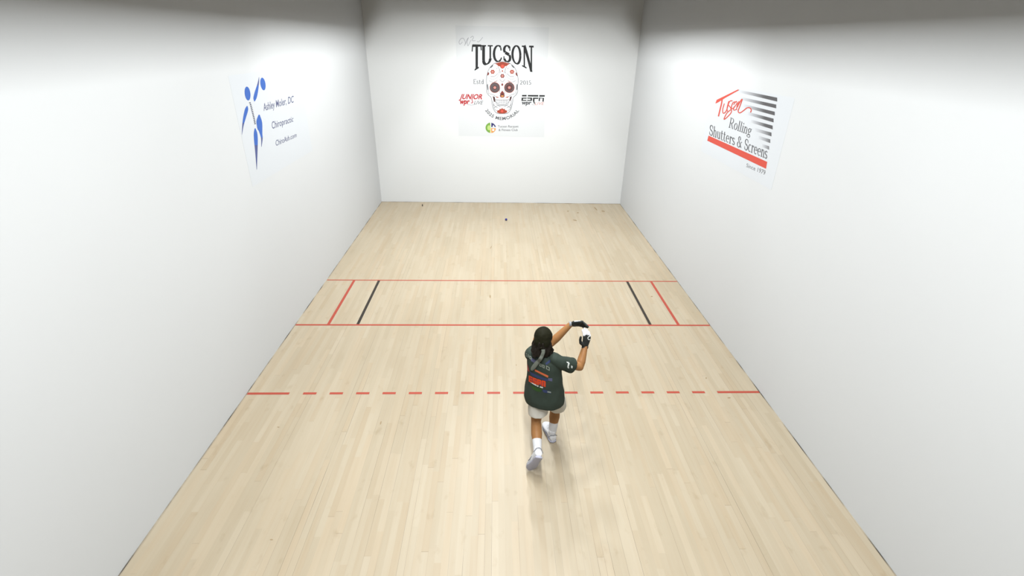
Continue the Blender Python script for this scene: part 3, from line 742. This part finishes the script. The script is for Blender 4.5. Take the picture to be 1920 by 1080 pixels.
# ---- jersey
S = Vol()
def yawed(c, deg, rx, ry):
    a = R(deg); return (c, V3(math.cos(a), -math.sin(a), 0) * rx, V3(math.sin(a), math.cos(a), 0) * ry)
hem = V3(pel.x - .008, pel.y - .005, .60)
cz = lambda z: V3(hem.x + (neck.x - hem.x) * ((z - .60) / (neck.z - .60)), hem.y + (neck.y - hem.y) * ((z - .60) / (neck.z - .60)), z)
S.loft([yawed(cz(.632), 15, .188, .140), yawed(cz(.645), 15, .192, .146), yawed(cz(.69), 16, .199, .150), yawed(cz(.76), 20, .196, .142), yawed(cz(.85), 25, .182, .132),
        yawed(cz(.95), 30, .172, .126), yawed(cz(1.04), 32, .168, .120), yawed(cz(1.10), 32, .160, .108), yawed(cz(1.145), 32, .125, .085), yawed(cz(1.175), 32, .075, .062), yawed(cz(1.19), 32, .06, .052)], 40)
for s_, e_, k_ in ((shL, elL, .58), (shR, elR, .60)):
    d_ = (e_ - s_); inn = s_ - d_.normalized() * .03 + (neck - s_) * .25
    S.limb([inn, s_, s_ + d_ * .15], [.062, .064, .066])
    S.loft([(s_ - d_ * .05, d_.cross(V3(0, 0, 1)).normalized() * .062, d_.cross(V3(0, 0, 1)).cross(d_).normalized() * .064),
            (s_ + d_ * k_ * .5, d_.cross(V3(0, 0, 1)).normalized() * .066, d_.cross(V3(0, 0, 1)).cross(d_).normalized() * .070),
            (s_ + d_ * k_, d_.cross(V3(0, 0, 1)).normalized() * .068, d_.cross(V3(0, 0, 1)).cross(d_).normalized() * .076)], 24)
shirt = S.build('jersey', M['shirt'], player, voxel=.006, smooth=3, fn=folds(.010, 9, (1, 1, .6)), label='dark green black short sleeved jersey with printed back')
bpy.context.view_layer.update()
def bvh(*obs):
    V_, F_ = [], []
    for o in obs:
        i = len(V_); V_ += [v.co.copy() for v in o.data.vertices]; F_ += [[a + i for a in p.vertices] for p in o.data.polygons]
    return BVHTree.FromPolygons(V_, F_)
TREE = bvh(shirt)
def print_on(name, polys, m, label=None, off=.0022, parent=None, tree=None):
    """lay printed shapes on the cloth: every vertex is dropped onto the jersey surface"""
    verts, faces = [], []
    for p in polys:
        # cut long polygons into small quads so they follow the cloth
        idx = []
        ok = True
        for u, v in p:
            d = ray(u, v).normalized(); hit = (tree or TREE).ray_cast(CAM, d)
            if hit[0] is None: ok = False; break
            verts_ = hit[0] + hit[1].normalized() * off; idx.append(verts_)
        if not ok: continue
        i = len(verts); verts += idx; faces.append(tuple(range(i, i + len(p))))
    if not faces: return None
    o = mesh_obj(name, verts, faces, m, parent or shirt)
    if label: o['label'] = label
    return o
def band(TL, TR, BR, BL, n=14, k=3, bend=0):
    out = []
    def q(x, y): return tuple((1 - x) * (1 - y) * TL[d] + x * (1 - y) * TR[d] + (1 - x) * y * BL[d] + x * y * BR[d] + (bend * math.sin(math.pi * x) if d == 1 else 0) for d in (0, 1))
    for i in range(n):
        for j in range(k): out.append([q(i / n, j / k), q((i + 1) / n, j / k), q((i + 1) / n, (j + 1) / k), q(i / n, (j + 1) / k)])
    return out
# coordinates read off a crop: 9 px per photo pixel from (980, 640)
c9 = lambda x, y: (980 + x / 9, 640 + y / 9)
P_grey = mat('print_grey', srgb(140, 146, 134), .6, .2); P_or = mat('print_orange', srgb(228, 78, 34), .6, .2); P_or2 = mat('print_pale_orange', srgb(214, 112, 72), .6, .2)
P_bl = mat('print_blue', srgb(58, 68, 104), .6, .2); P_gr = mat('print_green', srgb(54, 84, 40), .6, .2); P_wh = mat('print_white', srgb(225, 228, 222), .6, .2); P_rd = mat('print_red', srgb(170, 70, 66), .6, .2)
P_lil = mat('print_lilac', srgb(92, 92, 122), .6, .2)
def outline(c, w_, h_, t, slope):
    (x, y) = c
    def pt(a, b): return c9(x + a, y + b + a * slope)
    return [[pt(0, 0), pt(w_, 0), pt(w_, t), pt(0, t)], [pt(0, h_ - t), pt(w_, h_ - t), pt(w_, h_), pt(0, h_)], [pt(0, 0), pt(t, 0), pt(t, h_), pt(0, h_)], [pt(w_ - t, 0), pt(w_, 0), pt(w_, h_), pt(w_ - t, h_)]]
pl = []
for x, y in ((62, 200), (112, 238), (160, 280), (280, 362), (330, 385), (395, 405)): pl += outline((x, y), 40 if x < 390 else 60, 52 if x < 390 else 60, 13, .55)
print_on('name_print', pl, P_grey, 'grey outlined lettering across the shoulders')
print_on('jersey_print', band(c9(150, 275), c9(240, 330), c9(225, 385), c9(140, 330)), P_lil, 'muted lilac patch by the shoulder lettering')
print_on('jersey_print', band(c9(210, 470), c9(435, 580), c9(425, 612), c9(205, 500)), P_or2, 'pale orange bar')
print_on('jersey_print', band(c9(118, 508), c9(430, 640), c9(420, 678), c9(150, 572), bend=.5), P_bl, 'dark blue bar')
print_on('jersey_print', band(c9(430, 618), c9(500, 622), c9(498, 676), c9(430, 662), 4), P_lil, 'lilac end of the blue bar')
def slab_letters():
    out = []
    def q(x, y): return c9(108 + 285 * x + 18 * y * 0, 575 + 95 * x + 100 * y + 22 * math.sin(math.pi * x) * .5)
    for x0 in (0, .25, .5, .76):
        w_ = .21
        segs = [((x0, 0), (x0 + w_, .2))]
        L_ = {0: [((0, .0), (1, .2)), ((0, .2), (.3, 1)), ((0, .42), (.9, .6)), ((0, .8), (1, 1))], .25: [((0, 0), (1, .2)), ((0, .2), (.3, .6)), ((0, .42), (1, .6)), ((.7, .6), (1, 1)), ((0, .8), (1, 1))],
              .5: [((0, 0), (.3, 1)), ((0, 0), (1, .2)), ((.7, .2), (1, .65)), ((.3, .48), (1, .66))], .76: [((0, 0), (.3, 1)), ((0, 0), (1, .2)), ((.7, .1), (1, 1))]}[x0]
        for (a, b), (c_, d_) in L_:
            X0, X1 = x0 + a * w_, x0 + c_ * w_
            for i in range(3):
                xa, xb = X0 + (X1 - X0) * i / 3, X0 + (X1 - X0) * (i + 1) / 3; out.append([q(xa, b), q(xb, b), q(xb, d_), q(xa, d_)])
    return out
print_on('sponsor_print', band(c9(108, 572), c9(392, 690), c9(388, 772), c9(130, 660), bend=1.0), P_rd, 'dull red backing of the sponsor print', off=.0016)
print_on('sponsor_print', slab_letters(), P_or, 'bright orange slanted sponsor lettering', off=.0034)
print_on('jersey_print', band(c9(128, 665), c9(240, 735), c9(236, 752), c9(135, 690), 8, 1, .5) + band(c9(245, 740), c9(270, 745), c9(268, 765), c9(243, 760), 2, 1) + band(c9(292, 755), c9(345, 770), c9(342, 790), c9(290, 775), 3, 1), P_wh, 'small white marks under the orange lettering', off=.003)
print_on('jersey_print', band(c9(130, 725), c9(340, 800), c9(300, 850), c9(170, 800), bend=1.5), P_gr, 'dark green stripe low on the back')
print_on('jersey_print', band(c9(330, 805), c9(478, 845), c9(478, 880), c9(350, 860), 8, 2), P_bl, 'small blue mark low on the back')
print_on('jersey_print', band(c9(418, 838), c9(478, 850), c9(476, 872), c9(418, 860), 4, 1), P_grey, 'small grey mark low on the back', off=.003)
print_on('jersey_print', band(c9(48, 350), c9(92, 400), c9(118, 510), c9(92, 500), 8, 3), P_rd, 'dull red patch on the left side')
print_on('sleeve_print', band(c9(738, 340), c9(775, 352), c9(770, 372), c9(745, 362), 3, 1) + band(c9(770, 345), c9(792, 370), c9(772, 440), c9(752, 430), 4, 3) + band(c9(772, 420), c9(785, 450), c9(770, 455), c9(752, 440), 2, 1) + band(c9(818, 405), c9(842, 420), c9(838, 455), c9(815, 445), 3, 2), P_wh, 'small white logo on the right sleeve')
print_on('jersey_print', band(c9(380, 370), c9(465, 305), c9(470, 345), c9(400, 400), 6, 3), P_bl, 'navy patch on the right shoulder blade')
# scarf tail hanging down the back
tail_px = smooth_path([(1018.5, 655.5, 7.0), (1018.5, 661, 6.5), (1016, 668, 6.5), (1012, 675, 7.0), (1006.5, 681, 7.8), (1002, 687, 8.2), (998.5, 692, 7.0), (997.5, 695, 4.0)], 5)
TT = bvh(shirt, scarf, bpy.data.objects['hair'])
tv, tf = [], []
for i, (u, v, wd) in enumerate(tail_px):
    a = tail_px[max(0, i - 1)]; b = tail_px[min(len(tail_px) - 1, i + 1)]; dx, dy = b[0] - a[0], b[1] - a[1]; l = math.hypot(dx, dy); nx, ny = -dy / l, dx / l
    for s_ in (-1, -.35, .35, 1):
        uu, vv = u + nx * wd * .5 * s_, v + ny * wd * .5 * s_
        d = ray(uu, vv).normalized(); h_ = TT.ray_cast(CAM, d); dist = h_[3] if h_[0] is not None else 4.45
        tv.append((dist, d, uu, vv, s_))
rows = len(tail_px); D = [min(tv[r * 4 + c][0] for c in range(4)) for r in range(rows)]
for _ in range(3): D = [min(D[max(0, i - 1)], D[i], D[min(rows - 1, i + 1)]) * .5 + D[i] * .5 for i in range(rows)]
pts = []
for r in range(rows):
    for c in range(4):
        dist, d, uu, vv, s_ = tv[r * 4 + c]; pts.append(CAM + d * (D[r] - .014 - .004 * (1 - abs(s_))))
n_ = len(pts); back = [p + V3(0, .005, -.002) for p in pts]
for r in range(rows - 1):
    for c in range(3):
        a = r * 4 + c; tf.append((a, a + 1, a + 5, a + 4)); tf.append((n_ + a + 4, n_ + a + 5, n_ + a + 1, n_ + a))
    tf.append((r * 4, r * 4 + 4, n_ + r * 4 + 4, n_ + r * 4)); tf.append((r * 4 + 3, n_ + r * 4 + 3, n_ + r * 4 + 7, r * 4 + 7))
mesh_obj('scarf_tail', pts + back, tf, M['tail'], scarf, smooth=True)['label'] = 'grey green tail of the scarf hanging down the back'

# ---- shorts
Q = Vol()
Q.loft([yawed(pel + V3(.01, .0, -.07), 14, .158, .112), yawed(pel + V3(.005, .01, 0), 14, .150, .105), yawed(pel + V3(0, .01, .05), 16, .13, .09)], 32)
def leg_tube(h_, k_, f_, r0, r1, tilt=V3(0, 0, 0)):
    d_ = (k_ - h_).normalized(); e = h_ + (k_ - h_) * f_; a = V3(1, 0, 0); a = (a - d_ * a.dot(d_)).normalized(); b = d_.cross(a)
    hh = h_ - V3(.014, 0, 0); Q.loft([(hh.lerp(e, .12), a * r0 * .86, b * r0 * .90), (h_.lerp(e, .55), a * (r0 + r1) / 2, b * (r0 + r1) / 2), (e, a * r1, b * r1)], 28)
leg_tube(hipL + V3(-.002, 0, 0), kneeL + V3(.012, -.015, 0), .70, .096, .098)
leg_tube(hipR + V3(.016, -.01, 0), kneeR + V3(.016, -.02, -.02), .76, .096, .094)
Q.build('shorts', M['shorts'], player, voxel=.006, smooth=3, fn=folds(.010, 12, (1, 1, .4)), label='off white shorts')

# ---- socks and shoes
def sock(k_, a_, f0, rs, extra):
    q = Vol(); top = a_.lerp(k_, f0); q.limb([top.lerp(a_, .04), top.lerp(a_, .3), top.lerp(a_, .7), a_, a_ + extra], rs)
    o = q.build('sock', M['sock'], player, voxel=.005, smooth=2); return o
def shoe(heel, toe_dir, up, name_label):
    x = toe_dir.normalized(); z = (up - x * up.dot(x)).normalized(); y = z.cross(x)
    q_ = 1.13
    P_ = lambda a, b, c: heel + (x * a + y * b + z * c) * q_
    yy, zz = y * q_, z * q_
    n = 20
    U = Vol(); secs = [(-.004, .020, .022, .060), (.004, .031, .018, .082), (.030, .035, .018, .094), (.062, .036, .018, .092), (.090, .037, .018, .082), (.12, .041, .018, .070), (.16, .046, .018, .058), (.20, .046, .018, .048), (.235, .038, .018, .038), (.252, .022, .020, .030)]
    rings = []
    for a, w_, z0, z1 in secs: rings.append((P_(a, 0, (z0 + z1) / 2), yy * w_, zz * (z1 - z0) / 2 * 1.06))
    U.loft(rings, n); U.limb([P_(.045, 0, .07), P_(.040, 0, .098)], [.036, .040])
    o = U.build('shoe', M['shoe'], player, voxel=.005, smooth=2, label=name_label)
    Z = Vol(); rr = [(-.010, .012), (.0, .032), (.03, .038), (.08, .035), (.12, .040), (.17, .049), (.21, .046), (.245, .034), (.262, .014)]
    Z.loft([(P_(a, 0, .013), yy * w_, zz * .013) for a, w_ in rr], n)
    Z.build('sole', M['sole'], o, voxel=.005, smooth=1)
    c = Vol(); c.limb([P_(.018, -.040, .060), P_(.002, -.022, .088), P_(-.006, 0, .092), P_(.002, .022, .088), P_(.018, .040, .060)], [.003] * 5, 8); c.build('collar_trim', M['shoe_grey'], o, remesh=False)
    t_ = Vol()
    for k_ in range(4):
        a = .105 + k_ * .022; w_ = .024; hz = .079 - k_ * .0085; t_.limb([P_(a, -w_, hz - .004), P_(a + .004, 0, hz + .003), P_(a, w_, hz - .004)], [.003] * 3, 8)
    t_.build('laces', M['sock'], o, remesh=False)
    s_ = Vol()
    for q in (-1, 1): s_.limb([P_(.085, q * .037, .05), P_(.12, q * .043, .036), P_(.15, q * .046, .038)], [.003, .004, .002], 8)
    s_.build('side_mark', M['shoe_grey'], o, remesh=False)
    return o
dirR = V3(-.20, .98, 0).normalized(); heelR = V3(ankR.x + .0, ankR.y - .045, 0.0)
shoe(heelR + V3(.006, 0, 0), dirR, V3(0, 0, 1), 'white shoe flat on the floor, the leading foot')
dirL = V3(-.26, .36, -.90).normalized(); upL = V3(.05, .92, .36)
upL = (upL - dirL * upL.dot(dirL)).normalized(); heelL = ankL - upL * .088 - dirL * .038
zmin = (heelL + dirL * .262 * 1.13).z; heelL.z -= zmin - .012
shoe(heelL, dirL, upL, 'white shoe up on its toe, the trailing foot')
sock(kneeR, ankR, .42, [.047, .046, .041, .038, .036], dirR * .03 + V3(0, 0, -.02))
sock(kneeL, ankL, .52, [.047, .046, .041, .038, .036], dirL * .03 - upL * .02)
print('TOE Z', zmin)

# ---- gloves
def glove(wr, hb, arm, label, side):
    d, n, t, fingers = hb
    q = Vol(); add_hand(q, wr, hb, .0025)
    fz = []
    for pts_, rs in fingers[:4]: fz += [(pts_[i], pts_[i + 1]) for i in range(2, len(pts_) - 1)]
    def fn(me):
        for p in me.polygons:
            c = p.center; best = min((c - (a + (b - a) * max(0, min(1, (c - a).dot(b - a) / (b - a).length_squared)))).length for a, b in fz)
            palm = (c - wr).dot(d)
            if best < .016 and palm > .095 and (side == 'R' or p.normal.dot(n) < -.5): p.material_index = 1
            elif side == 'L' and .03 < palm < .085 and p.normal.dot(n) < -.2 and (c - wr).dot(t) > .026: p.material_index = 1
    o = q.build('glove', [M['glove'], M['glove_white']], player, voxel=.0042, smooth=1, fn=fn, label=label)
    s_ = Vol(); s_.loft([(wr - d * .016, t * .031, n * .025), (wr - d * .014, t * .034, n * .027), (wr + d * .004, t * .035, n * .026), (wr + d * .006, t * .032, n * .024)], 24)
    s_.build('wrist_strap', M['strap'] if side == 'L' else M['glove'], o, remesh=False)
    return o
glove(wrL, hbL, elL, 'black glove with pale back on the far hand', 'L')
gr = glove(wrR, hbR, elR, 'black glove with white fingers and round logo on the near hand', 'R')
GT = bvh(gr)
sw = []
for i in range(12):
    a, b = R(60 + i * 22), R(60 + (i + 1) * 22); ra, rb = 3.3, 3.3; wa = 1.5
    cx, cy = 1104.5, 634
    sw.append([(cx + ra * math.cos(a), cy - ra * math.sin(a) * 1.15), (cx + rb * math.cos(b), cy - rb * math.sin(b) * 1.15), (cx + (rb - wa) * math.cos(b), cy - (rb - wa) * math.sin(b) * 1.15), (cx + (ra - wa) * math.cos(a), cy - (ra - wa) * math.sin(a) * 1.15)])
print_on('glove_logo', sw, P_wh, 'white swirl logo', parent=gr, tree=GT)
